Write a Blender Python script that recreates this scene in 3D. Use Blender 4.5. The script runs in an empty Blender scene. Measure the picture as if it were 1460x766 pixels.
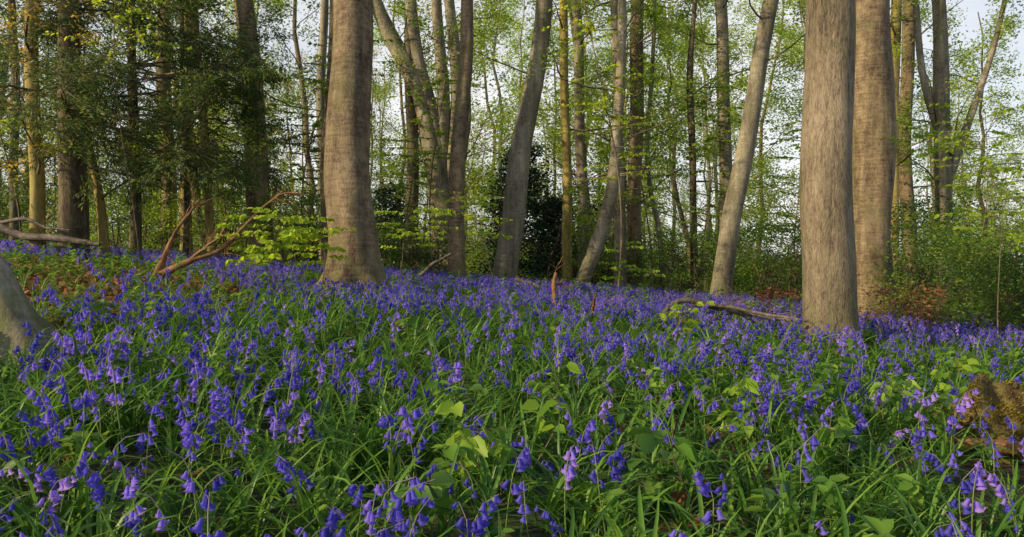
import bpy, math, numpy as np
from mathutils import Vector
R = np.random.default_rng(7)
sc = bpy.context.scene
F = 1054.0; CX = 730.0; CY = 383.0; EYE = 1.0

# ------------------------------------------------------------------ terrain
_ty = np.linspace(-60, 700, 3801)
def _sm(a, b, v):
    t = np.clip((v-a)/(b-a), 0, 1); return t*t*(3-2*t)
_sl = 0.0657*(1-_sm(5.8, 12.0, _ty)) - 0.05*_sm(12, 22, _ty)*(1-_sm(60, 100, _ty))
_sl = np.where(_ty < -8, 0, _sl)
_th = np.concatenate([[0], np.cumsum((_sl[1:]+_sl[:-1])/2*np.diff(_ty))])
_th -= np.interp(0, _ty, _th)
def G(x, y):
    x = np.asarray(x, float); y = np.asarray(y, float)
    h = np.interp(y, _ty, _th) - 0.08*18*np.tanh(x/18)
    h = h + 0.025*np.sin(x*1.7+0.6*y)*np.sin(y*1.3-0.4*x) + 0.012*np.sin(x*4.1+1)*np.sin(y*3.7)
    return h
def W(px, row, d):
    return np.array([(px-CX)/F*d, d, EYE+(CY-row)/F*d])

# ------------------------------------------------------------------ mesh builder
class MB:
    def __init__(s): s.v=[]; s.f=[]; s.m=[]; s.t=[]; s.n=0
    def add(s, v, f, mat=0, tint=0.5):
        v=np.asarray(v,float).reshape(-1,3); f=np.asarray(f,int).reshape(-1,4)
        s.v.append(v); s.f.append(f+s.n); s.m.append(np.full(len(f),mat,int))
        s.t.append(np.broadcast_to(np.asarray(tint,float),(len(v),)).copy()); s.n+=len(v)
    def mesh(s, name, mats, smooth=True):
        v=np.concatenate(s.v); f=np.concatenate(s.f); m=np.concatenate(s.m); t=np.concatenate(s.t)
        me=bpy.data.meshes.new(name)
        me.vertices.add(len(v)); me.vertices.foreach_set("co", v.astype(np.float32).ravel())
        me.loops.add(len(f)*4); me.loops.foreach_set("vertex_index", f.astype(np.int32).ravel())
        me.polygons.add(len(f)); me.polygons.foreach_set("loop_start", (np.arange(len(f))*4).astype(np.int32))
        try: me.polygons.foreach_set("loop_total", np.full(len(f),4,np.int32))
        except Exception: pass
        me.polygons.foreach_set("material_index", m.astype(np.int32))
        me.polygons.foreach_set("use_smooth", np.full(len(f),smooth))
        a=me.attributes.new("tint",'FLOAT','POINT'); a.data.foreach_set("value", t.astype(np.float32))
        for mt in mats: me.materials.append(mt)
        me.update(calc_edges=True)
        return me
    def obj(s, name, mats, smooth=True, link=True):
        o=bpy.data.objects.new(name, s.mesh(name,mats,smooth))
        if link: sc.collection.objects.link(o)
        return o
def nrm(v):
    return v/np.maximum(np.linalg.norm(v,axis=-1,keepdims=True),1e-9)
def tube(mb, P, r, n=6, mat=0, tint=0.5, ref=None, radfun=None):
    P=np.asarray(P,float); K=len(P); r=np.broadcast_to(np.asarray(r,float),(K,))
    T=nrm(np.gradient(P,axis=0)); ov=nrm((P[-1]-P[0])[None])[0]
    if ref is None:
        ref=np.array([1.,0,0]) if abs(ov[0])<0.7 else np.array([0,1.,0])
    A=nrm(np.cross(T,ref)); B=np.cross(T,A)
    th=np.arange(n)*2*np.pi/n
    rr=np.repeat(r[:,None],n,1)
    if radfun is not None: rr=rr*radfun(P,th)
    V=P[:,None,:]+rr[:,:,None]*(np.cos(th)[None,:,None]*A[:,None,:]+np.sin(th)[None,:,None]*B[:,None,:])
    i=np.arange(K-1)[:,None]*n; j=np.arange(n)[None,:]; k=(np.arange(n)+1)[None,:]%n
    f=np.stack([i+j,i+k,i+n+k,i+n+j],-1).reshape(-1,4)
    t=np.repeat(np.broadcast_to(np.asarray(tint,float),(K,)),n)
    mb.add(V.reshape(-1,3),f,mat,t)
def leaves(mb, C, size, mat, rng, flat=0.5, wid=0.6, head=None, fine=False, tb=None, droop=0.0):
    C=np.asarray(C,float); N=len(C)
    if N==0: return
    if head is None:
        th=rng.uniform(0,2*np.pi,N); a=np.stack([np.cos(th),np.sin(th),rng.normal(0,.4,N)-droop],1)
    else: a=head+rng.normal(0,.25,(N,3))
    a=nrm(a); up=rng.normal(0,1-flat,(N,3))+np.array([0,0,flat]); b=nrm(np.cross(up,a)); nn=np.cross(a,b)
    s=(size*rng.uniform(.6,1.25,N))[:,None]; w=s*wid*.5
    t=rng.uniform(0,1,N) if tb is None else np.clip(tb+rng.normal(0,.15,N),0,1)
    if not fine:
        V=np.stack([C, C+a*s*.5+b*w+nn*w*.3, C+a*s, C+a*s*.5-b*w+nn*w*.3],1)
        f=np.arange(N*4).reshape(N,4); mb.add(V.reshape(-1,3),f,mat,np.repeat(t,4))
    else:
        z=np.array([0,0,-1.]); 
        V=np.stack([C, C+a*s*.22+b*w*.85+nn*w*.35, C+a*s*.6+b*w*.9+nn*w*.3+z*s*.03, C+a*s+z*s*.15,
                    C+a*s*.6-b*w*.9+nn*w*.3+z*s*.03, C+a*s*.22-b*w*.85+nn*w*.35],1)
        o=np.arange(N)[:,None]*6
        f=np.concatenate([o+np.array([[0,1,2,3]]),o+np.array([[0,3,4,5]])])
        mb.add(V.reshape(-1,3),f,mat,np.repeat(t,6))

def grow(mb, rng, p, d, L, r, lvl, LP, up=0.1, jit=0.3, nch=5, mat=0, tip=0.15, spread=0.9, minr=0.0025):
    K=5 if lvl>0 else 3
    p=np.array(p,float); d=np.array(d,float); d/=np.linalg.norm(d)
    pts=[p]; ds=[d]
    for i in range(K):
        d=d+rng.normal(0,jit,3)*.6; d[2]+=up; d=d/np.linalg.norm(d); p=p+d*L/K; pts.append(p); ds.append(d)
    pts=np.array(pts); ds=np.array(ds); rad=np.maximum(np.linspace(r,r*tip,K+1),minr*.6)
    tube(mb,pts,rad,7 if r>.04 else (5 if r>.015 else 3),mat,0.0)
    if lvl==0:
        for i in range(1,K+1): LP.append((pts[i],ds[i]))
        return
    if lvl==1: LP.append((pts[-1],ds[-1])); LP.append((pts[-2],ds[-2]))
    for c in range(nch):
        t=rng.uniform(.2,1.0)*K; i=min(int(t),K-1); q=pts[i]+(pts[i+1]-pts[i])*(t-i); dd=ds[i]
        pr=nrm(np.cross(dd,rng.normal(0,1,3))[None])[0]
        cd=dd*.65+pr*spread; 
        grow(mb,rng,q,cd,L*rng.uniform(.35,.62)*(1.15-.5*t/K),max(rad[i]*.55,minr),lvl-1,LP,up,jit,nch,mat,tip,spread,minr)

def spline(pts, n):
    pts=np.asarray(pts,float); K=len(pts)
    s=np.concatenate([[0],np.cumsum(np.linalg.norm(np.diff(pts[:,:3],axis=0),axis=1))])
    u=np.linspace(0,s[-1],n)
    m=np.gradient(pts,s,axis=0)
    i=np.clip(np.searchsorted(s,u,side='right')-1,0,K-2); h=(s[i+1]-s[i])[:,None]; t=((u-s[i])[:,None])/h
    return (2*t**3-3*t**2+1)*pts[i]+(t**3-2*t**2+t)*h*m[i]+(-2*t**3+3*t**2)*pts[i+1]+(t**3-t**2)*h*m[i+1]

# ------------------------------------------------------------------ materials
def NM(name):
    m=bpy.data.materials.new(name); m.use_nodes=True; nt=m.node_tree; nt.nodes.clear()
    return m,nt,(lambda t,**k:_n(nt,t,k))
def _n(nt,t,k):
    n=nt.nodes.new(t)
    for a,b in k.items(): setattr(n,a,b)
    return n
def ramp(nt,cols,pos=None):
    n=nt.nodes.new('ShaderNodeValToRGB'); e=n.color_ramp.elements
    pos=pos or np.linspace(0,1,len(cols))
    e[0].position=pos[0]; e[0].color=(*cols[0],1); e[1].position=pos[-1]; e[1].color=(*cols[-1],1)
    for c,p in zip(cols[1:-1],pos[1:-1]): x=e.new(p); x.color=(*c,1)
    return n
def leaf_mat(name, cols, trans=.4, rough=.5, spec=.3, objrand=.5):
    m,nt,N=NM(name); L=nt.links
    at=N('ShaderNodeAttribute',attribute_name='tint'); oi=N('ShaderNodeObjectInfo')
    mx=N('ShaderNodeMath',operation='MULTIPLY_ADD'); L.new(oi.outputs['Random'],mx.inputs[0]); mx.inputs[1].default_value=objrand
    ad=N('ShaderNodeMath',operation='ADD'); ad.inputs[1].default_value=-objrand*.5
    L.new(at.outputs['Fac'],ad.inputs[0]); L.new(ad.outputs[0],mx.inputs[2])
    rp=ramp(nt,cols); L.new(mx.outputs[0],rp.inputs[0])
    p=N('ShaderNodeBsdfPrincipled'); p.inputs['Roughness'].default_value=rough; p.inputs['Specular IOR Level'].default_value=spec
    t=N('ShaderNodeBsdfTranslucent'); mi=N('ShaderNodeMixShader'); mi.inputs[0].default_value=trans
    L.new(rp.outputs[0],p.inputs['Base Color']); 
    hs=N('ShaderNodeHueSaturation'); hs.inputs['Value'].default_value=1.5; hs.inputs['Hue'].default_value=.49
    L.new(rp.outputs[0],hs.inputs['Color']); L.new(hs.outputs[0],t.inputs['Color'])
    L.new(p.outputs[0],mi.inputs[1]); L.new(t.outputs[0],mi.inputs[2])
    o=N('ShaderNodeOutputMaterial'); L.new(mi.outputs[0],o.inputs[0]); return m
def bark_mat(name, cols, sc1=10, zs=.25, bump=.5, fine=60, fz=.3, moss=(.09,.11,.02), band=0.0, bd=.012, tight=.10, algae=.4, streak=.7):
    m,nt,N=NM(name); L=nt.links
    tc=N('ShaderNodeTexCoord')
    def nz(scale,zz,det=6,rough=.6):
        mp=N('ShaderNodeMapping'); mp.inputs['Scale'].default_value=(1,1,zz); L.new(tc.outputs['Object'],mp.inputs[0])
        n=N('ShaderNodeTexNoise'); n.inputs['Scale'].default_value=scale; n.inputs['Detail'].default_value=det; n.inputs['Roughness'].default_value=rough
        L.new(mp.outputs[0],n.inputs['Vector']); return n
    a=nz(sc1,zs); b=nz(fine,fz,4,.7); c=nz(1.6,.7,3,.5)
    m1=N('ShaderNodeMixRGB',blend_type='MIX'); m1.inputs[0].default_value=.45; L.new(a.outputs['Fac'],m1.inputs[1]); L.new(b.outputs['Fac'],m1.inputs[2])
    m2=N('ShaderNodeMixRGB',blend_type='MIX'); m2.inputs[0].default_value=.25; L.new(m1.outputs[0],m2.inputs[1]); L.new(c.outputs['Fac'],m2.inputs[2])
    mb_=N('ShaderNodeMapping'); mb_.inputs['Scale'].default_value=(2.5,2.5,16); L.new(tc.outputs['Object'],mb_.inputs[0])
    hb=N('ShaderNodeTexNoise'); hb.inputs['Scale'].default_value=2.2; hb.inputs['Detail'].default_value=5; L.new(mb_.outputs[0],hb.inputs['Vector'])
    m3=N('ShaderNodeMixRGB',blend_type='MIX'); m3.inputs[0].default_value=band; L.new(m2.outputs[0],m3.inputs[1]); L.new(hb.outputs['Fac'],m3.inputs[2])
    rp=ramp(nt,cols,[.5-tight,.5,.5+tight]); L.new(m3.outputs[0],rp.inputs[0])
    # algae / lichen blotches
    d=nz(2.6,.45,5,.7); r5=ramp(nt,[(0,0,0),(algae,)*3],[.5,.62]); L.new(d.outputs['Fac'],r5.inputs[0])
    mg_=N('ShaderNodeMixRGB'); L.new(r5.outputs[0],mg_.inputs[0]); L.new(rp.outputs[0],mg_.inputs[1]); mg_.inputs[2].default_value=(.13,.14,.05,1)
    # rain streaks running down the stem
    e=nz(5.5,.07,4,.65); r6=ramp(nt,[(streak,)*3,(1.12,)*3],[.40,.56]); L.new(e.outputs['Fac'],r6.inputs[0])
    ml=N('ShaderNodeMixRGB',blend_type='MULTIPLY'); ml.inputs[0].default_value=1; L.new(mg_.outputs[0],ml.inputs[1]); L.new(r6.outputs[0],ml.inputs[2])
    at=N('ShaderNodeAttribute',attribute_name='tint')
    mm=N('ShaderNodeMath',operation='MULTIPLY'); L.new(at.outputs['Fac'],mm.inputs[0])
    r2=ramp(nt,[(0,0,0),(1,1,1)],[.42,.6]); L.new(a.outputs['Fac'],r2.inputs[0]); L.new(r2.outputs[0],mm.inputs[1])
    mix=N('ShaderNodeMixRGB'); L.new(mm.outputs[0],mix.inputs[0]); L.new(ml.outputs[0],mix.inputs[1]); mix.inputs[2].default_value=(*moss,1)
    p=N('ShaderNodeBsdfPrincipled'); p.inputs['Roughness'].default_value=.75; p.inputs['Specular IOR Level'].default_value=.25
    L.new(mix.outputs[0],p.inputs['Base Color'])
    bp=N('ShaderNodeBump'); bp.inputs['Strength'].default_value=bump; bp.inputs['Distance'].default_value=bd
    L.new(m3.outputs[0],bp.inputs['Height']); L.new(bp.outputs[0],p.inputs['Normal'])
    o=N('ShaderNodeOutputMaterial'); L.new(p.outputs[0],o.inputs[0]); return m

M_barkA=bark_mat('beech_bark_brown',[(.065,.044,.030),(.20,.145,.095),(.36,.275,.185)],10,.45,1,45,.5,band=.2,bd=.03,tight=.09)
M_barkB=bark_mat('ash_bark_grey',[(.065,.050,.036),(.21,.168,.122),(.38,.31,.235)],34,.22,1,85,.3,bd=.05,tight=.11,streak=.85,algae=.4)
M_barkG=bark_mat('beech_bark_pale',[(.09,.08,.06),(.24,.21,.16),(.42,.375,.30)],7,.4,.8,40,.4,band=.15,bd=.03,tight=.10)
M_barkD=bark_mat('dark_bark',[(.035,.026,.018),(.095,.072,.05),(.20,.155,.11)],10,.3,.9,40,.3,bd=.03)
M_barkY=bark_mat('sunlit_mossy_bark',[(.13,.10,.03),(.33,.25,.08),(.52,.42,.15)],6,.3,.5,30,.4)  # yellow sunlight put into the bark colour; also covers a mossy yellow stem
M_twig=bark_mat('twig_bark',[(.06,.05,.035),(.16,.125,.085),(.28,.23,.165)],4,1,.2,20,1)
M_dead=bark_mat('dead_wood',[(.07,.03,.018),(.20,.09,.045),(.36,.19,.10)],14,.6,.6,60,.6)
M_deadg=bark_mat('dead_wood_grey',[(.05,.04,.045),(.13,.105,.10),(.28,.23,.21)],14,.6,.6,60,.6)
M_spring=leaf_mat('spring_leaf',[(.12,.22,.02),(.23,.36,.03),(.38,.47,.05)],.55)
M_lime=leaf_mat('lime_leaf',[(.22,.36,.03),(.35,.49,.04),(.49,.57,.05)],.55,.45)
M_mid=leaf_mat('understory_leaf',[(.05,.11,.02),(.11,.21,.03),(.23,.31,.04)],.45)
M_holly=leaf_mat('holly_leaf',[(.012,.032,.016),(.026,.062,.026),(.055,.11,.04)],.2,.3,.5)
M_yew=leaf_mat('yew_needle',[(.020,.055,.020),(.050,.11,.030),(.17,.21,.045)],.4,.5)
M_gold=leaf_mat('golden_leaf',[(.22,.19,.02),(.36,.30,.03),(.48,.36,.05)],.5)
M_rust=leaf_mat('dead_leaf',[(.11,.048,.026),(.26,.125,.06),(.46,.27,.13)],.3,.7,.1)
M_scrub=leaf_mat('withered_leaf',[(.08,.040,.028),(.18,.08,.05),(.30,.15,.08)],.3,.7,.1)
M_strap=leaf_mat('bluebell_leaf',[(.038,.11,.018),(.095,.23,.030),(.20,.37,.05)],.42,.38,.45,.6)
M_stem=leaf_mat('bluebell_stem',[(.17,.26,.06),(.24,.31,.08),(.22,.17,.30)],.2,.5,.3,.1)
M_bell=leaf_mat('bluebell_flower',[(.085,.075,.48),(.165,.125,.66),(.30,.20,.76),(.55,.34,.80)],.45,.5,.25,.9)
M_herb=leaf_mat('herb_leaf',[(.06,.15,.025),(.13,.27,.035),(.25,.40,.06)],.4,.45,.35,.6)
M_seed=leaf_mat('seedling_leaf',[(.12,.26,.03),(.22,.38,.04),(.33,.48,.06)],.5,.45)

# ground material
mg,nt,N=NM('woodland_floor'); L=nt.links
tc=N('ShaderNodeTexCoord')
n1=N('ShaderNodeTexNoise'); n1.inputs['Scale'].default_value=9; n1.inputs['Detail'].default_value=8; L.new(tc.outputs['Object'],n1.inputs['Vector'])
n2=N('ShaderNodeTexNoise'); n2.inputs['Scale'].default_value=.5; n2.inputs['Detail'].default_value=4; L.new(tc.outputs['Object'],n2.inputs['Vector'])
r1=ramp(nt,[(.018,.012,.006),(.06,.038,.018),(.14,.08,.035)],[.35,.5,.7]); L.new(n1.outputs['Fac'],r1.inputs[0])
r2=ramp(nt,[(.015,.035,.008),(.04,.075,.015),(.07,.10,.02)],[.35,.5,.7]); L.new(n1.outputs['Fac'],r2.inputs[0])
r3=ramp(nt,[(0,0,0),(1,1,1)],[.4,.6]); L.new(n2.outputs['Fac'],r3.inputs[0])
mx=N('ShaderNodeMixRGB'); L.new(r3.outputs[0],mx.inputs[0]); L.new(r1.outputs[0],mx.inputs[1]); L.new(r2.outputs[0],mx.inputs[2])
at=N('ShaderNodeAttribute',attribute_name='tint')
r4=ramp(nt,[(.05,.03,.016),(.16,.09,.042),(.30,.19,.10)],[.35,.5,.66]); L.new(n1.outputs['Fac'],r4.inputs[0])
m4=N('ShaderNodeMixRGB'); L.new(at.outputs['Fac'],m4.inputs[0]); L.new(mx.outputs[0],m4.inputs[1]); L.new(r4.outputs[0],m4.inputs[2])
p=N('ShaderNodeBsdfPrincipled'); p.inputs['Roughness'].default_value=.9; L.new(m4.outputs[0],p.inputs['Base Color'])
bp=N('ShaderNodeBump'); bp.inputs['Distance'].default_value=.04; L.new(n1.outputs['Fac'],bp.inputs['Height']); L.new(bp.outputs[0],p.inputs['Normal'])
o=N('ShaderNodeOutputMaterial'); L.new(p.outputs[0],o.inputs[0])

def litter(x,y):   # leaf-litter bank on the left, a small patch by the right-hand trunks
    a=np.clip(2.25-1.3*np.sqrt(((x+5.1)/1.8)**2+((y-6.8)/2.1)**2)+.6*np.sin(x*3.3)*np.sin(y*3.6),0,1)
    b=np.clip(1.15-np.sqrt(((x-5.6)/1.2)**2+((y-9.7)/1.2)**2),0,1)
    return np.maximum(a,b)
g=MB(); t=np.linspace(-1,1,241); xs=np.sinh(t*6.2)*600/np.sinh(6.2); 
X,Y=np.meshgrid(xs,xs+6.0,indexing='xy'); Z=G(X,Y)
n=len(t); i=np.arange(n-1)[:,None]*n+np.arange(n-1)[None]; 
f=np.stack([i,i+1,i+n+1,i+n],-1).reshape(-1,4)
g.add(np.stack([X,Y,Z],-1).reshape(-1,3),f,0,litter(X,Y).ravel())
g.obj('ground',[mg])

# ------------------------------------------------------------------ GN scatter
def collection(name, objs):
    c=bpy.data.collections.new(name)
    for o_ in objs: c.objects.link(o_)
    return c
def scatter(name, P, rot, scl, nvar, coll):
    me=bpy.data.meshes.new(name); me.vertices.add(len(P)); me.vertices.foreach_set('co',P.astype(np.float32).ravel())
    a=me.attributes.new('rot','FLOAT_VECTOR','POINT'); a.data.foreach_set('vector',rot.astype(np.float32).ravel())
    a=me.attributes.new('scl','FLOAT','POINT'); a.data.foreach_set('value',scl.astype(np.float32))
    a=me.attributes.new('idx','INT','POINT'); a.data.foreach_set('value',R.integers(0,nvar,len(P)).astype(np.int32))
    ob=bpy.data.objects.new(name,me); sc.collection.objects.link(ob)
    ng=bpy.data.node_groups.new(name+'_gn','GeometryNodeTree')
    ng.interface.new_socket('Geometry',in_out='INPUT',socket_type='NodeSocketGeometry')
    ng.interface.new_socket('Geometry',in_out='OUTPUT',socket_type='NodeSocketGeometry')
    nd=ng.nodes; lk=ng.links
    gi=nd.new('NodeGroupInput'); go=nd.new('NodeGroupOutput')
    ci=nd.new('GeometryNodeCollectionInfo'); ci.inputs['Collection'].default_value=coll
    ci.inputs['Separate Children'].default_value=True; ci.inputs['Reset Children'].default_value=True
    ip=nd.new('GeometryNodeInstanceOnPoints'); ip.inputs['Pick Instance'].default_value=True
    def na(nm,ty):
        q=nd.new('GeometryNodeInputNamedAttribute'); q.data_type=ty; q.inputs['Name'].default_value=nm; return q.outputs['Attribute']
    lk.new(gi.outputs[0],ip.inputs['Points']); lk.new(ci.outputs[0],ip.inputs['Instance'])
    lk.new(na('idx','INT'),ip.inputs['Instance Index'])
    er=nd.new('FunctionNodeEulerToRotation'); lk.new(na('rot','FLOAT_VECTOR'),er.inputs[0]); lk.new(er.outputs[0],ip.inputs['Rotation'])
    lk.new(na('scl','FLOAT'),ip.inputs['Scale']); lk.new(ip.outputs[0],go.inputs[0])
    mod=ob.modifiers.new('scatter','NODES'); mod.node_group=ng
    return ob

# ------------------------------------------------------------------ bluebells
def bell(mb, p, d, L, rng, tb):
    d=d/np.linalg.norm(d); s=np.array([0,.12,.5,.82,1.0,.93]); r=np.array([.0012,.0038,.0046,.0056,.0098,.0125])*L/.019
    P=p+d[None]*(s*L)[:,None]
    ref=np.array([1.,0,0]) if abs(d[0])<.7 else np.array([0,1.,0])
    A=nrm(np.cross(d,ref)[None])[0]; B=np.cross(d,A); n=6; th=np.arange(n)*2*np.pi/n+rng.uniform(0,1)
    rr=np.repeat(r[:,None],n,1)
    V=P[:,None]+rr[:,:,None]*(np.cos(th)[None,:,None]*A+np.sin(th)[None,:,None]*B)
    i=np.arange(5)[:,None]*n; j=np.arange(n)[None]; k=(j+1)%n
    f=np.stack([i+j,i+k,i+n+k,i+n+j],-1)
    f4=f[4][::2]; f=np.concatenate([f[:4].reshape(-1,4),f4])
    mb.add(V.reshape(-1,3),f,1,np.repeat(np.clip(tb+np.array([-.08,-.05,0,.07,.16,.2]),-.3,1.3),n))
def bluebell(rng):
    mb=MB(); h=rng.uniform(.27,.41); lean=rng.uniform(.03,.10); s=np.linspace(0,1,9)
    hook=np.clip((s-.75)/.25,0,1)**2
    P=np.stack([lean*s**2*.9+hook*.04, .01*np.sin(s*3), h*s-hook*.025],1)
    tube(mb,P,np.linspace(.0028,.0012,9),4,0,np.clip(np.linspace(-.1,1.1,9)**3,0,1))
    nb=rng.integers(4,13); u=np.sort(rng.uniform(.62,1,nb)); tb=rng.uniform(.1,.5)
    for q in u:
        c=np.array([np.interp(q,s,P[:,a]) for a in range(3)])
        az=rng.normal(0,1.1); od=np.array([math.cos(az),math.sin(az),0])
        L=rng.uniform(.018,.025)*(1.1-.25*(q>.93))
        e=c+od*.010+np.array([0,0,.003])
        tube(mb,np.array([c,c+od*.006+[0,0,.005],e]),[.0009,.0008,.0008],3,0,.9)
        bell(mb,e,od*rng.uniform(.2,.6)+np.array([0,0,-1.]),L,rng,tb+rng.normal(0,.08))
    return mb
bb=[bluebell(R).obj('bluebell_v%02d'%i,[M_stem,M_bell],link=False) for i in range(18)]
C_bb=collection('bluebell_variants',bb)
def tuft(rng):
    mb=MB()
    for k in range(rng.integers(7,12)):
        az=rng.uniform(0,2*np.pi); L=rng.uniform(.18,.40); w=rng.uniform(.0042,.0078); el=rng.uniform(.8,1.5); cur=rng.uniform(.6,2.3)
        n=7; s=np.linspace(0,1,n); ang=el-cur*s**1.5; st=L/(n-1)
        hx=np.concatenate([[0],np.cumsum(np.cos(ang[:-1])*st)]); hz=np.concatenate([[0],np.cumsum(np.sin(ang[:-1])*st)])
        hz=np.maximum(hz,-.02)
        d=np.array([math.cos(az),math.sin(az),0]); b=np.array([-d[1],d[0],0]); base=rng.normal(0,.012,3)*[1,1,0]
        C=base+d*hx[:,None]+np.array([0,0,1])*hz[:,None]; ww=w*np.sin(np.clip(s*.9+.12,0,1)*np.pi)**.6; ww[-1]=.0004
        nn=np.stack([-np.sin(ang)*d[0],-np.sin(ang)*d[1],np.cos(ang)],1)
        tw=rng.normal(0,.3)*s; bb_=b*np.cos(tw)[:,None]+nn*np.sin(tw)[:,None]
        V=np.stack([C+bb_*ww[:,None]+nn*ww[:,None]*.45,C,C-bb_*ww[:,None]+nn*ww[:,None]*.45],1)
        i=np.arange(n-1)[:,None]*3; f=np.concatenate([np.concatenate([i,i+1,i+4,i+3],1),np.concatenate([i+1,i+2,i+5,i+4],1)])
        mb.add(V.reshape(-1,3),f,0,np.repeat(np.clip(rng.uniform(.1,.75)+.25*s,0,1),3))
    return mb
tf=[tuft(R).obj('leaf_tuft_v%02d'%i,[M_strap],link=False) for i in range(12)]
C_tf=collection('leaf_tuft_variants',tf)
def herb(rng, hmin=.10,hmax=.27,size=.052,mat=0):
    mb=MB(); C=[];Hd=[]
    for k in range(rng.integers(2,5)):
        h=rng.uniform(hmin,hmax); a=rng.uniform(0,6.28); b=np.array([math.cos(a),math.sin(a)])*rng.uniform(.01,.08)
        P=np.array([[0,0,0],[b[0]*.5,b[1]*.5,h*.5],[b[0],b[1],h]]); tube(mb,P,[.002,.0017,.001],3,1,.2)
        for lv in (.45,.7,.88,1.0):
            q=P[2]*lv; a0=rng.uniform(0,6.28)
            for m in range(2 if lv<1 else 3):
                aa=a0+m*2*np.pi/(2 if lv<1 else 3); C.append(q); Hd.append([math.cos(aa),math.sin(aa),rng.uniform(-.3,.3)])
    leaves(mb,np.array(C),size,0,rng,.8,.6,np.array(Hd),True)
    return mb
hb=[herb(R).obj('herb_v%02d'%i,[M_herb,M_stem],link=False) for i in range(7)]
C_hb=collection('herb_variants',hb)

NEAR_TRUNKS=[(-1.9,8.75,.62),(3.02,6.95,.5),(5.35,11,.5),(-2.75,4.1,.42),(-2.6,3.7,.35),(2.55,3.95,.36),(2.42,3.55,.30),(-2.0,8.1,.4)]
def sample(dens_fun, dmax, y0, y1, ex=1.5, k=.82):
    A=(y1-y0)*2*(k*y1+ex); n=int(A*dmax); y=R.uniform(y0,y1,n); x=R.uniform(-(k*y1+ex),k*y1+ex,n)
    ok=(np.abs(x)<k*np.maximum(y,0)+ex)&(R.uniform(0,dmax,n)<dens_fun(x,y))&(x*x+y*y>.95**2)
    for tx,ty,tr in NEAR_TRUNKS: ok&=((x-tx)**2+(y-ty)**2>tr**2)
    x=x[ok];y=y[ok]; return x,y
def patch(x,y,s=1.0,ph=0):
    return .5+.25*(np.sin(x*1.9*s+ph)*np.sin(y*1.6*s+1+ph)+np.sin(x*.8*s+y*1.1*s+2+ph)*np.sin(y*.7*s-x*.9*s+ph))*1.6
def d_bb(x,y):
    d=(48+40*_sm(3,9,y))*np.clip(patch(x,y)*1.3+.2,.4,1.2)
    right=_sm(.12,.5,x/np.maximum(y,.5))*(1-_sm(4.0,6.5,y))
    d=d*(1-.25*right)*(1-.95*litter(x,y)); d=d*(1-.7*_sm(18,24,y))
    return d
def place(name,x,y,smin,smax,nv,coll,tilt=.12,dz=0,ys=0):
    P=np.stack([x,y,G(x,y)+dz],1); rot=np.stack([R.normal(0,tilt,len(x)),R.normal(0,tilt,len(x)),R.uniform(0,6.283,len(x))],1)
    return scatter(name,P,rot,R.uniform(smin,smax,len(x))*(1-ys*_sm(5,10,y)),nv,coll)
x,y=sample(d_bb,106,-.5,24); place('bluebell_carpet',x,y,.74,1.10,18,C_bb,ys=.22)
x,y=sample(lambda x,y:58*(1-.9*litter(x,y))*(1-.5*_sm(5,9,y))*(1-.5*_sm(13,22,y)),58,-.5,24); place('bluebell_leaves',x,y,.7,1.15,12,C_tf,.15,ys=.4)
x,y=sample(lambda x,y:5+22*_sm(.0,.45,x/np.maximum(y,.5))*(1-_sm(4,7,y))*patch(x,y,2)+3*litter(x,y),30,-.5,15); place('herb_layer',x,y,.6,1.35,7,C_hb,.2)

# leaf litter
mb=MB(); x,y=sample(lambda x,y:16+420*litter(x,y),430,0,16); C=np.stack([x,y,G(x,y)+R.uniform(.005,.08,len(x))],1)
leaves(mb,C,.075,0,R,.45,.65,None,True); mb.obj('leaf_litter',[M_rust],False)

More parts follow.
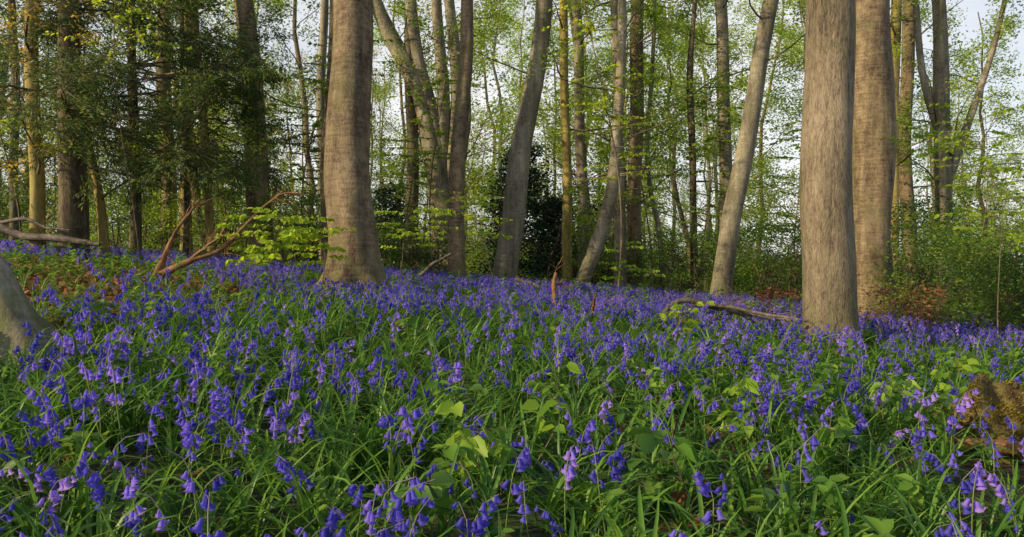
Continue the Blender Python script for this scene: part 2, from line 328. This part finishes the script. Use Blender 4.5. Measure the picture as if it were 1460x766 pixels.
# ------------------------------------------------------------------ trees
def near_radfun(base_z, flare, seed, lob=5, wob=.03):
    rg=np.random.default_rng(seed); ph=rg.uniform(0,6.28,8)
    def fn(P,th):
        h=np.maximum(P[:,2]-base_z,0)[:,None]; th=th[None]
        fl=flare*np.exp(-h/.15)*(1+.6*np.cos(lob*th+ph[0]+.5*np.sin(2*th+ph[1]))+.3*np.cos(2*th+ph[2]))
        fl=fl+.08*flare*np.exp(-h/.6)
        w=wob*(np.sin(2*th+h*1.3+ph[3])+.7*np.sin(3*th-h*2.1+ph[4])+.4*np.sin(5*th+h*4+ph[5])+.25*np.sin(9*th+h*6+ph[6]))
        return 1+fl+w
    return fn
def tree(name, dist, pts, bark, H=12, leaf=M_spring, nb=12, blen=(1.0,2.2), flare=.3, sides=14, bstart=2.2, leafn=7, lsize=.062, moss=.8, stems=(), lvl=2, seed=0, lob=5, wob=.03):
    rng=np.random.default_rng(seed+int(dist*10)+int(abs(pts[0][0]))); mb=MB(); LP=[]
    def trunk(pts,dist,ground=True):
        Q=np.array([W(a,b,dist) for a,b,_ in pts]); rad=np.array([w for *_,w in pts])*dist/F/2
        if ground:
            gz=float(G(Q[0,0],Q[0,1])); 
            if Q[0,2]>gz+.02 or Q[0,2]<gz: Q[0,2]=gz
            Q=np.vstack([Q[0]-[0,0,.25],Q]); rad=np.concatenate([[rad[0]],rad]); base=gz
        else: base=-99
        top=Q[-1]; d=nrm((Q[-1]-Q[-2])[None])[0]; d=nrm((d+[0,0,.5])[None])[0]
        rest=max(H-top[2],1.5)
        Q=np.vstack([Q,top+d*rest*.5,top+d*rest+rng.normal(0,.3,3)*[1,1,0]]); rad=np.concatenate([rad,[rad[-1]*.7,rad[-1]*.15]])
        S=spline(np.column_stack([Q,rad]),int(24+rest*2) if sides<20 else 110); P=S[:,:3]; r=np.maximum(S[:,3],.006)
        P=P+np.stack([np.sin(P[:,2]*1.7+seed),np.cos(P[:,2]*1.3+seed),0*P[:,2]],1)*r.mean()*.22*np.clip(P[:,2:3]-base-.3,0,1)
        tint=moss*np.exp(-np.maximum(P[:,2]-base,0)/.4)+.22*moss
        tube(mb,P,r,sides,0,tint,ref=np.array([0,1.,0]),radfun=near_radfun(base,flare,seed+3,lob,wob) if ground else near_radfun(-99,0,seed,3,.02))
        return P,r
    allp=[trunk(pts,dist)]+[trunk(s_,dist,False) for s_ in stems]
    nbp=max(2,nb//len(allp))
    for P,r in allp:
        hz=P[:,2]; z0=max(bstart,hz[0]); 
        for k in range(nbp):
            z=z0+(hz[-1]-z0)*((k+rng.uniform(0,1))/nbp)**.9; i=int(np.argmin(np.abs(hz-z))); i=min(i,len(P)-2)
            az=rng.uniform(0,6.283); d=np.array([math.cos(az),math.sin(az),rng.uniform(.0,.7)])
            grow(mb,rng,P[i],d,rng.uniform(*blen),min(r[i]*.3,.022),lvl,LP,up=.03,jit=.35,nch=4,mat=1)
    if leafn and LP:
        C=np.array([a for a,_ in LP]); keep=np.repeat(rng.uniform(0,1,len(C)//4+1)<.8,4)[:len(C)]; C=C[keep]
        C=np.repeat(C,leafn,0)+rng.normal(0,.08,(len(C)*leafn,3))*[1,1,.6]
        leaves(mb,C,lsize,2,rng,.35)
    return mb.obj(name,[bark,M_twig,leaf])

B='beech_tree'
tree(B,8.8,[(506,414,74),(504,330,65),(500,200,62),(498,80,59),(497,0,57)],M_barkA,flare=.6,sides=48,nb=8,bstart=5,seed=1,lob=5)
tree('ash_tree',7.0,[(1184,500,72),(1182,420,70),(1182,250,69),(1181,100,68),(1180,0,67)],M_barkB,flare=.2,sides=48,nb=8,bstart=4.5,seed=2,lob=4,wob=.02)
tree(B,11,[(1243,440,58),(1243,330,56),(1242,180,60),(1240,60,58),(1239,0,56)],M_barkA,flare=.2,sides=32,nb=8,bstart=5.5,seed=3)
tree(B,13.5,[(1274,425,17),(1272,250,16),(1276,60,14)],M_barkY,seed=4,nb=10)
tree(B,14.5,[(718,402,36),(728,330,33),(742,230,30),(762,110,27),(776,0,24)],M_barkG,seed=5,nb=10,flare=.2,bstart=4)
tree(B,13,[(652,395,26),(650,330,24),(656,200,21),(663,80,20),(666,0,18)],M_barkA,seed=6,nb=10,flare=.15,bstart=4)
tree(B,17,[(640,400,44),(634,300,38),(612,200,30),(590,110,26),(558,50,22),(534,0,18)],M_barkG,seed=7,nb=14,flare=.2,
     stems=[[(632,280,26),(618,180,22),(598,90,20),(585,0,16)],[(640,310,26),(648,200,22),(652,90,18),(640,0,14)],[(628,240,20),(632,120,18),(622,0,14)]])
tree(B,17,[(588,385,20),(587,200,17),(584,0,14)],M_barkD,seed=8)
tree(B,16,[(809,385,15),(807,200,13),(803,40,12)],M_barkY,seed=9,nb=10)
tree(B,17,[(832,385,17),(828,200,15),(822,0,13)],M_barkG,seed=10,nb=10)
tree(B,14,[(826,415,22),(850,350,20),(872,270,18),(882,170,15),(886,0,12)],M_barkG,seed=11,nb=8,flare=.1)
tree(B,15,[(884,400,17),(882,200,16),(878,0,14)],M_barkG,seed=12,nb=18,bstart=1.6,leafn=9)
tree(B,16,[(904,410,22),(906,200,20),(910,0,18)],M_barkA,seed=13,nb=18,bstart=1.6,leafn=9)
tree(B,15,[(990,410,11),(988,250,10),(984,100,9),(988,45,7)],M_barkD,seed=14,nb=10)
tree(B,12.5,[(1026,432,30),(1040,340,27),(1058,230,26),(1080,110,24),(1100,0,22)],M_barkG,seed=15,nb=10,flare=.15,bstart=4)
tree(B,16,[(1032,410,20),(1034,200,18),(1027,0,16)],M_barkG,seed=16)
tree(B,14,[(1346,400,24),(1344,250,22),(1342,120,20),(1338,0,18)],M_barkG,seed=17,nb=24,bstart=1.6,leafn=9,leaf=M_lime,
     stems=[[(1346,270,14),(1375,190,11),(1408,95,8)],[(1342,200,12),(1316,110,10),(1305,0,8)]])
tree(B,15,[(1300,400,20),(1290,200,18),(1297,0,16)],M_barkA,seed=18,bstart=1.8,nb=14)
tree(B,13.5,[(372,345,36),(370,250,32),(358,130,29),(349,0,27)],M_barkA,seed=19,nb=12,flare=.25,bstart=3)
tree(B,14,[(266,350,16),(266,200,15),(268,0,14)],M_barkY,seed=20,nb=14,bstart=2,leaf=M_lime)
tree(B,13,[(302,345,13),(296,260,12),(286,130,11),(278,0,10)],M_barkY,seed=21,nb=14,bstart=2)
tree(B,15,[(240,335,22),(238,200,20),(232,0,18)],M_barkA,seed=22,nb=14)
tree(B,11,[(54,315,20),(50,200,18),(46,0,17)],M_barkY,seed=23,nb=20,leaf=M_gold,bstart=2)
tree(B,11.5,[(150,325,14),(138,260,12),(122,180,11),(104,0,10)],M_barkY,seed=24,nb=16,leaf=M_lime,bstart=2)
tree(B,12,[(470,380,22),(468,250,19),(474,100,18),(478,0,18)],M_barkD,seed=25,nb=14,leafn=8,bstart=1.0,blen=(.5,1.3))
tree('ash_tree',4.2,[(36,540,86),(16,470,68),(-14,400,58),(-80,300,50),(-190,120,44)],M_barkG,seed=26,nb=2,flare=.35,sides=28,bstart=6)
tree(B,18,[(462,385,14),(458,200,13),(462,0,11)],M_barkG,seed=27)
tree(B,17,[(945,415,9),(940,330,8),(925,260,7),(930,100,6)],M_barkG,seed=28,nb=10,leafn=8)
tree(B,16,[(1212,400,18),(1216,200,17),(1220,0,14)],M_barkY,seed=29)
tree(B,18,[(20,320,12),(22,180,11),(18,0,10)],M_barkD,seed=30)

# yew on the left : dark trunk, drooping sprays
def yew(name,dist,px,nb,wpx,seed,zlo,zhi,blen,bark=M_barkD,k=11):
    rng=np.random.default_rng(seed); mb=MB(); LP=[]
    b=W(px,330,dist); b[2]=G(b[0],b[1]); zz=np.linspace(-.2,9,40)
    P=b+np.stack([.05*np.sin(zz),.05*np.cos(zz*1.3),zz],1); r=wpx*dist/F/2*np.linspace(1.1,.15,40)
    tube(mb,P,r,14,0,.2,radfun=near_radfun(b[2],.3,seed))
    for q in range(nb):
        z=b[2]+rng.uniform(zlo,zhi); az=rng.uniform(0,6.283); i=int(np.argmin(abs(P[:,2]-z)))
        d=np.array([math.cos(az),math.sin(az),rng.uniform(-.1,.35)])
        grow(mb,rng,P[i],d,rng.uniform(*blen),.024,2,LP,up=-.05,jit=.2,nch=6,mat=1,spread=.7)
    C=np.array([a for a,_ in LP]); D=np.array([q for _,q in LP])
    C=np.repeat(C,k,0)+rng.normal(0,.05,(len(C)*k,3))*[1,1,.4]; D=np.repeat(D,k,0)
    side=np.cross(D,[0,0,1.]); D=D*.6+side*rng.choice([-1,1],(len(D),1))*.7+np.array([0,0,-.25])
    leaves(mb,C,.08,2,rng,.4,.24,D)
    return mb.obj(name,[bark,M_twig,M_yew])
yew('yew_tree',11,100,26,38,51,1.5,4.8,(1.4,2.8))
yew('yew_tree',12.5,190,22,16,52,1.6,4.4,(1.3,2.8))
yew('yew_tree',12,262,16,8,53,1.6,4.0,(1.0,2.4))

# holly / dark understory masses
def holly(name,dist,px,h,w,n,seed,leaf,size=.06,bark=M_barkD,cone=True,stems=5,tb=None,base=.1):
    rng=np.random.default_rng(seed); mb=MB(); b=W(px,390,dist); b[2]=G(b[0],b[1])-.05
    for k in range(stems):
        grow(mb,rng,b+rng.normal(0,w*.12,3)*[1,1,0],[rng.normal(0,.25),rng.normal(0,.25),1],h*rng.uniform(.6,1),.03 if h>1 else .008,2,[],up=.08,jit=.2,nch=5)
    ncl=int(n/60); u=rng.uniform(0,1,ncl)**.8; zc=base+u*h; rr=w/2*((1-u*.85) if cone else np.sqrt(np.clip(1-(2*u-1)**2*.7,0,1)))
    az=rng.uniform(0,6.283,ncl); q=rr*rng.uniform(.35,1.05,ncl)
    CC=b+np.stack([np.cos(az)*q,np.sin(az)*q,zc],1)
    C=np.repeat(CC,60,0)+rng.normal(0,1,(ncl*60,3))*[.17,.17,.08]*(h/2.5)**.4
    tbv=np.repeat(rng.uniform(.1,.9,ncl),60) if tb is None else tb
    leaves(mb,C,size,1,rng,.35,.6,None,False,tbv)
    return mb.obj(name,[bark,leaf])
holly('holly_tree',17,745,3.2,2.4,11000,60,M_holly,.08)
holly('holly_tree',18,790,2.2,2.2,8000,61,M_holly,.08)
holly('holly_tree',18,560,2.2,2.2,5000,63,M_holly,.08)
holly('hawthorn_bush',9.5,1400,1.4,2.4,11000,64,M_mid,.04,cone=False,stems=12)
holly('hawthorn_bush',8.2,1480,1.0,1.6,8000,65,M_mid,.04,cone=False,stems=12)
holly('hawthorn_bush',12,1330,2.0,2.6,9000,66,M_mid,.045,cone=False,stems=12)
holly('beech_scrub',8.7,1285,.52,1.2,1500,67,M_scrub,.04,cone=False,stems=26)
holly('hawthorn_bush',9.4,1320,.55,1.2,1800,77,M_mid,.04,cone=False,stems=12)
holly('beech_scrub',9.4,1110,.35,1.2,700,76,M_scrub,.04,cone=False,stems=16)
holly('hawthorn_bush',14,1120,1.6,2.8,8000,69,M_mid,.05,cone=False,stems=10)
holly('hawthorn_bush',15,985,1.4,2.8,7000,70,M_mid,.05,cone=False,stems=10)
holly('hawthorn_bush',16,870,1.3,2.6,6000,72,M_mid,.05,cone=False,stems=10)
holly('hawthorn_bush',16,600,1.3,2.4,6000,73,M_mid,.05,cone=False,stems=10)
holly('hawthorn_bush',13,430,1.4,1.6,5000,71,M_mid,.05,cone=False,stems=10)
holly('hawthorn_bush',15,320,1.5,2.6,7000,74,M_spring,.055,cone=False,stems=10)
holly('hawthorn_bush',15,180,1.4,2.6,7000,75,M_spring,.055,cone=False,stems=10)

# ------------------------------------------------------------------ background woodland (instanced)
def bgtree(rng,H,leafn,leaf,nb=24,twisty=.12,r0=.12,lsize=.10):
    mb=MB(); LP=[]; zz=np.linspace(-.8,H,14); P=np.stack([np.cumsum(rng.normal(0,twisty,14)),np.cumsum(rng.normal(0,twisty,14)),zz],1)
    r=np.linspace(r0,r0*.15,14); tube(mb,P,r,8,0,.15)
    for k in range(nb):
        i=int(rng.uniform(2,13)); az=rng.uniform(0,6.283); f_=1-(i/16)
        grow(mb,rng,P[i],[math.cos(az),math.sin(az),rng.uniform(.2,1.0)],rng.uniform(1.4,3.4)*f_+.7,r[i]*.3,2,LP,up=.05,jit=.35,nch=4,mat=1,minr=.004)
    C=np.array([a for a,_ in LP]); pick=np.repeat(rng.uniform(0,1,len(C)//4+1)<.75,4)[:len(C)]; C=C[pick]; C=np.repeat(C,leafn,0)+rng.normal(0,.16,(len(C)*leafn,3))
    leaves(mb,C,lsize,2,rng,.35); return mb
bg=[]
for i in range(8):
    lf=[M_spring,M_spring,M_mid,M_spring,M_gold,M_spring,M_lime,M_lime][i]; bk=[M_barkG,M_barkD,M_barkA,M_barkG][i%4]
    bg.append(bgtree(R,R.uniform(11,15),[8,6,7,10,5,7,9,8][i],lf).obj('bgtree_v%02d'%i,[bk,M_twig,lf],link=False))
C_bg=collection('background_tree_variants',bg)
def shrub(rng,h,n,leaf):
    mb=MB(); LP=[]
    for k in range(7):
        grow(mb,rng,rng.normal(0,.2,3)*[1,1,0],[rng.normal(0,.4),rng.normal(0,.4),1],h*rng.uniform(.6,1.1),.025,2,LP,up=.05,jit=.3,nch=5,minr=.004)
    C=np.array([a for a,_ in LP]); C=np.repeat(C,n,0)+rng.normal(0,.13,(len(C)*n,3)); leaves(mb,C,.09,1,rng,.35); return mb
sh=[]
for i in range(6):
    lf=[M_mid,M_spring,M_holly,M_mid,M_spring,M_spring][i]
    sh.append(shrub(R,R.uniform(2.2,3.6),[9,8,8,10,8,9][i],lf).obj('shrub_v%02d'%i,[M_twig,lf],link=False))
C_sh=collection('shrub_variants',sh)
def band(n,y0,y1,k=1.0):
    y=np.sqrt(R.uniform(y0**2,y1**2,n)); x=R.uniform(-k,k,n)*y; return x,y
x,y=band(62,20,48); place('background_trees',x,y,.8,1.25,8,C_bg,.04)
x,y=band(90,48,110); place('distant_woodland',x,y,.8,1.3,8,C_bg,.04)
x,y=band(85,17.5,34); place('understory_shrubs',x,y,.45,1.0,6,C_sh,.06)
x,y=band(220,34,90); place('distant_shrubs',x,y,1.0,1.7,6,C_sh,.06)

# ------------------------------------------------------------------ saplings & sprays
def sapling(name,base,h,sprays,seed,leaf,size=.045,n=14,tiers=6,fine=True,reach=.5,r=.006,tlo=.35):
    rng=np.random.default_rng(seed); mb=MB(); b=np.array([base[0],base[1],float(G(base[0],base[1]))])
    lx,ly=rng.normal(0,.14*h,2); wv=.03+.02*h
    s=np.linspace(0,1,12); P=b+np.stack([lx*s**1.5+wv*np.sin(s*5+seed)-wv*np.sin(seed),ly*s**1.5+wv*np.cos(s*4)-wv,h*s],1); tube(mb,P,np.linspace(r,r*.3,12),5,0,.1)
    for k in range(tiers):
        t=rng.uniform(tlo,1); q=np.array([np.interp(t,s,P[:,a]) for a in range(3)]); az=rng.uniform(0,6.283); L=reach*rng.uniform(.5,1)
        d=np.array([math.cos(az),math.sin(az),.15]); u=np.linspace(0,1,6); Q=q+d*(u*L)[:,None]+np.array([0,0,-.12*L])*(u**2)[:,None]
        tube(mb,Q,np.linspace(r*.5,.0008,6),4,0,.1)
        uu=rng.uniform(.15,1,n); C=np.stack([np.interp(uu,u,Q[:,a]) for a in range(3)],1)
        sd=np.array([-d[1],d[0],0]); hd=d*.6+sd*rng.choice([-1,1],(n,1))*.9+np.array([0,0,-.35])
        leaves(mb,C,size,1,rng,.5,.68,hd,fine)
    return mb.obj(name,[M_twig,leaf])
def wp(px,d): return ((px-CX)/F*d,d)
S='beech_sapling'
sapling(S,wp(378,7.0),.88,0,80,M_lime,.062,26,28,True,.6,tlo=.45)
sapling(S,wp(450,7.4),.88,0,81,M_lime,.06,20,16,True,.45,tlo=.55)
sapling(S,wp(565,10.5),1.15,0,82,M_lime,.065,22,20,True,.8,tlo=.5)
sapling(S,wp(705,12),1.7,0,83,M_lime,.065,20,18,True,.9,tlo=.5)
sapling(S,wp(905,10.5),1.0,0,84,M_lime,.06,16,12,True,.6)
sapling(S,wp(960,6.0),.55,0,85,M_lime,.06,9,9,True,.2)
sapling(S,wp(1425,7.5),2.4,0,86,M_lime,.055,22,26,True,1.0,.006)
sapling(S,wp(1370,11),3.2,0,87,M_lime,.06,28,36,True,1.2,.010)
sapling(S,wp(880,13),5.6,0,88,M_lime,.065,26,44,True,1.0,.02)
sapling(S,wp(930,15),5.0,0,89,M_lime,.065,26,44,True,1.2,.02)
sapling(S,wp(430,14),4.2,0,90,M_spring,.07,26,40,True,1.2,.02)
sapling(S,wp(1140,14),3.8,0,91,M_spring,.07,26,36,True,1.2,.02)
sapling(S,wp(620,15),5.2,0,110,M_spring,.07,24,30,True,1.0,.02)
sapling(S,wp(1000,15),4.4,0,111,M_spring,.07,26,44,True,1.2,.02)
sapling(S,wp(320,15),3.4,0,112,M_spring,.07,24,36,True,1.2,.02)
sapling(S,wp(560,16),4.4,0,113,M_spring,.07,24,36,True,1.2,.02)
sapling(S,wp(30,12),4.2,0,114,M_lime,.065,26,40,True,1.2,.02)
sapling(S,wp(200,10.5),4.8,0,115,M_lime,.065,22,26,True,1.1,.012,tlo=.6)
T='sycamore_seedling'
sapling(T,wp(690,2.6),.40,0,92,M_seed,.072,3,8,True,.09,.003)
sapling(T,wp(755,2.9),.48,0,93,M_seed,.072,3,7,True,.10,.003)
sapling(T,wp(640,2.35),.36,0,94,M_seed,.068,3,6,True,.09,.003)
sapling(T,wp(980,2.5),.38,0,95,M_herb,.08,3,8,True,.12,.003)
sapling(T,wp(1390,4.3),.48,0,96,M_seed,.07,4,8,True,.14,.003)
sapling(T,wp(1180,3.0),.34,0,97,M_herb,.075,4,7,True,.12,.003)
sapling(T,wp(1050,3.4),.38,0,98,M_seed,.07,4,6,True,.12,.003)
sapling(T,wp(560,2.2),.30,0,99,M_herb,.07,4,5,True,.10,.003)
sapling(T,wp(930,1.95),.24,0,120,M_seed,.075,3,4,True,.08,.003)
sapling(T,wp(1270,3.6),.38,0,121,M_herb,.07,4,7,True,.13,.003)

# ------------------------------------------------------------------ dead wood
def deadbranch(name,paths,dist,mat,seed,twigs=6):
    rng=np.random.default_rng(seed); mb=MB()
    for pts in paths:
        Q=np.array([[*W(a,b,dist),w*dist/F/2] for a,b,w in pts]); Sp=spline(Q,24); P=Sp[:,:3]+np.cumsum(rng.normal(0,.003,(24,3)),0); P[:,1]+=np.linspace(0,rng.uniform(-.4,.4),24)
        tube(mb,P,np.maximum(Sp[:,3],.003),8,0,.1)
        for k in range(twigs):
            i=rng.integers(6,22); d=nrm((P[i+1]-P[i])[None])[0]+rng.normal(0,.6,3); grow(mb,rng,P[i],d,rng.uniform(.15,.45),.006,1,[],up=0,jit=.4,nch=3,minr=.002)
    return mb.obj(name,[mat])
deadbranch('fallen_branch',[[(224,394,13),(236,360,8),(256,322,5),(284,288,3)],[(228,392,12),(275,372,9),(320,352,7),(348,322,5),(372,296,4),(402,274,3),(440,276,2)],[(262,378,6),(300,350,4),(330,330,3)]],7.3,M_dead,100,9)
deadbranch('fallen_branch',[[(932,474,8),(948,444,8),(975,429,8),(1005,436,9),(1050,448,8),(1135,461,5)],[(985,434,5),(1040,438,5),(1085,446,4),(1128,454,3)],[(1010,456,6),(1060,448,4),(1100,466,3)]],6.9,M_deadg,101,9)
deadbranch('broken_sapling_stump',[[(792,452,8),(790,415,7),(797,388,5)],[(793,405,4),(804,398,3)]],7.7,M_dead,102,2)
deadbranch('broken_sapling_stump',[[(842,460,5),(842,432,4),(844,415,3)]],7.4,M_dead,103,1)
deadbranch('fallen_branch',[[(600,392,6),(620,375,5),(642,362,3)],[(735,398,7),(760,405,6),(790,418,4)]],10.5,M_deadg,104,3)
deadbranch('fallen_branch',[[(-60,318,13),(0,322,12),(40,336,11),(100,341,10),(165,350,6)],[(0,318,6),(45,314,5),(80,326,4),(120,330,2)],[(60,338,5),(110,352,4),(170,372,3)]],10.8,M_deadg,105,9)

# mossy stump low right
M_moss=bark_mat('moss_and_wood',[(.05,.03,.015),(.15,.10,.05),(.28,.21,.13)],14,1,1.0,60,1,moss=(.20,.17,.03),bd=.03)
mb=MB(); bx,by=2.55,3.95; bz=float(G(bx,by)); nr=18; nth=36; SH=.31; SR=.24
def stump(u,th):
    rad=SR*(1-u**3)**.5*(1+.22*np.sin(3*th+1)+.13*np.sin(7*th+u*5)+.08*np.sin(11*th-u*9))
    z=SH*u*(1+.28*np.sin(2*th+.6)+.12*np.sin(5*th+2))+.04*np.sin(5*th+u*8)*(1-u)
    return np.stack([bx+rad*np.cos(th)*1.25,by+rad*np.sin(th),bz-.03+z],-1)
u=np.linspace(0,1,nr)[:,None]+np.zeros((1,nth)); th=np.linspace(0,2*np.pi,nth,endpoint=False)[None]+np.zeros((nr,1))
V=stump(u,th); i=np.arange(nr-1)[:,None]*nth; j=np.arange(nth)[None]; k=(j+1)%nth; f=np.stack([i+j,i+k,i+nth+k,i+nth+j],-1).reshape(-1,4)
mb.add(V.reshape(-1,3),f,0,.6)
n=9000; uu=R.uniform(.2,.99,n); tt=R.uniform(0,6.283,n); ok=np.sin(3*tt+2)+np.sin(5*tt+uu*9)+1.8*uu>.3; uu=uu[ok]; tt=tt[ok]
leaves(mb,stump(uu,tt),.024,1,R,.2,.28,np.stack([np.cos(tt)*.6,np.sin(tt)*.6,.5+0*tt],1)); mb.obj('mossy_stump',[M_moss,leaf_mat('moss_tuft',[(.10,.085,.01),(.22,.18,.025),(.36,.29,.045)],.3)])
mb=MB(); Q=spline(np.array([[2.15,3.7,float(G(2.25,3.95))+.06,.03],[2.45,3.55,float(G(2.45,3.7))+.10,.035],[3.0,3.5,float(G(3,3.6))+.10,.025]]),16); tube(mb,Q[:,:3],Q[:,3],8,0,.3); mb.obj('fallen_branch',[M_dead])

# ------------------------------------------------------------------ light, sky, camera
AZ=math.radians(-116); EL=math.radians(23)
w=bpy.data.worlds.new('World'); sc.world=w; w.use_nodes=True; nt=w.node_tree; nt.nodes.clear()
sk=nt.nodes.new('ShaderNodeTexSky'); sk.sky_type='NISHITA'; sk.sun_disc=False; sk.sun_elevation=EL; sk.sun_rotation=AZ; sk.air_density=1.0; sk.dust_density=1.5
# thin high cloud veiling the blue, thickest towards the horizon
tc=nt.nodes.new('ShaderNodeTexCoord'); mp=nt.nodes.new('ShaderNodeMapping'); mp.inputs['Scale'].default_value=(1,1,3.5)
nz=nt.nodes.new('ShaderNodeTexNoise'); nz.inputs['Scale'].default_value=2.2; nz.inputs['Detail'].default_value=6
rp=ramp(nt,[(.65,.65,.65),(1,1,1)],[.40,.60]); mx=nt.nodes.new('ShaderNodeMixRGB'); mx.inputs[2].default_value=(7.3,7.2,7.1,1)
sx=nt.nodes.new('ShaderNodeSeparateXYZ'); r_el=ramp(nt,[(1,1,1),(.78,.78,.78),(.0,.0,.0)],[.0,.33,.52]); ml=nt.nodes.new('ShaderNodeMath'); ml.operation='MULTIPLY'
nt.links.new(tc.outputs['Generated'],sx.inputs[0]); nt.links.new(sx.outputs['Z'],r_el.inputs[0])
nt.links.new(tc.outputs['Generated'],mp.inputs[0]); nt.links.new(mp.outputs[0],nz.inputs['Vector']); nt.links.new(nz.outputs['Fac'],rp.inputs[0])
nt.links.new(rp.outputs[0],ml.inputs[0]); nt.links.new(r_el.outputs[0],ml.inputs[1]); nt.links.new(ml.outputs[0],mx.inputs[0]); nt.links.new(sk.outputs[0],mx.inputs[1])
b_=nt.nodes.new('ShaderNodeBackground'); b_.inputs[1].default_value=.15; o=nt.nodes.new('ShaderNodeOutputWorld')
nt.links.new(mx.outputs[0],b_.inputs[0]); nt.links.new(b_.outputs[0],o.inputs[0])
ld=bpy.data.lights.new('sun','SUN'); ld.energy=5; ld.angle=math.radians(.5); ld.color=(1,.78,.45)
lo=bpy.data.objects.new('sun',ld); sc.collection.objects.link(lo)
sd=Vector((math.sin(AZ)*math.cos(EL),math.cos(AZ)*math.cos(EL),math.sin(EL))); lo.rotation_euler=(-sd).to_track_quat('-Z','Y').to_euler()
cd=bpy.data.cameras.new('camera'); cam=bpy.data.objects.new('camera',cd); sc.collection.objects.link(cam); sc.camera=cam
cd.lens=26; cd.sensor_width=36; cd.clip_end=2000; cd.clip_start=.05
cam.location=(0,0,EYE); cam.rotation_euler=(math.radians(90),0,0)
sc.view_settings.view_transform='Standard'; sc.view_settings.look='None'; sc.view_settings.exposure=0
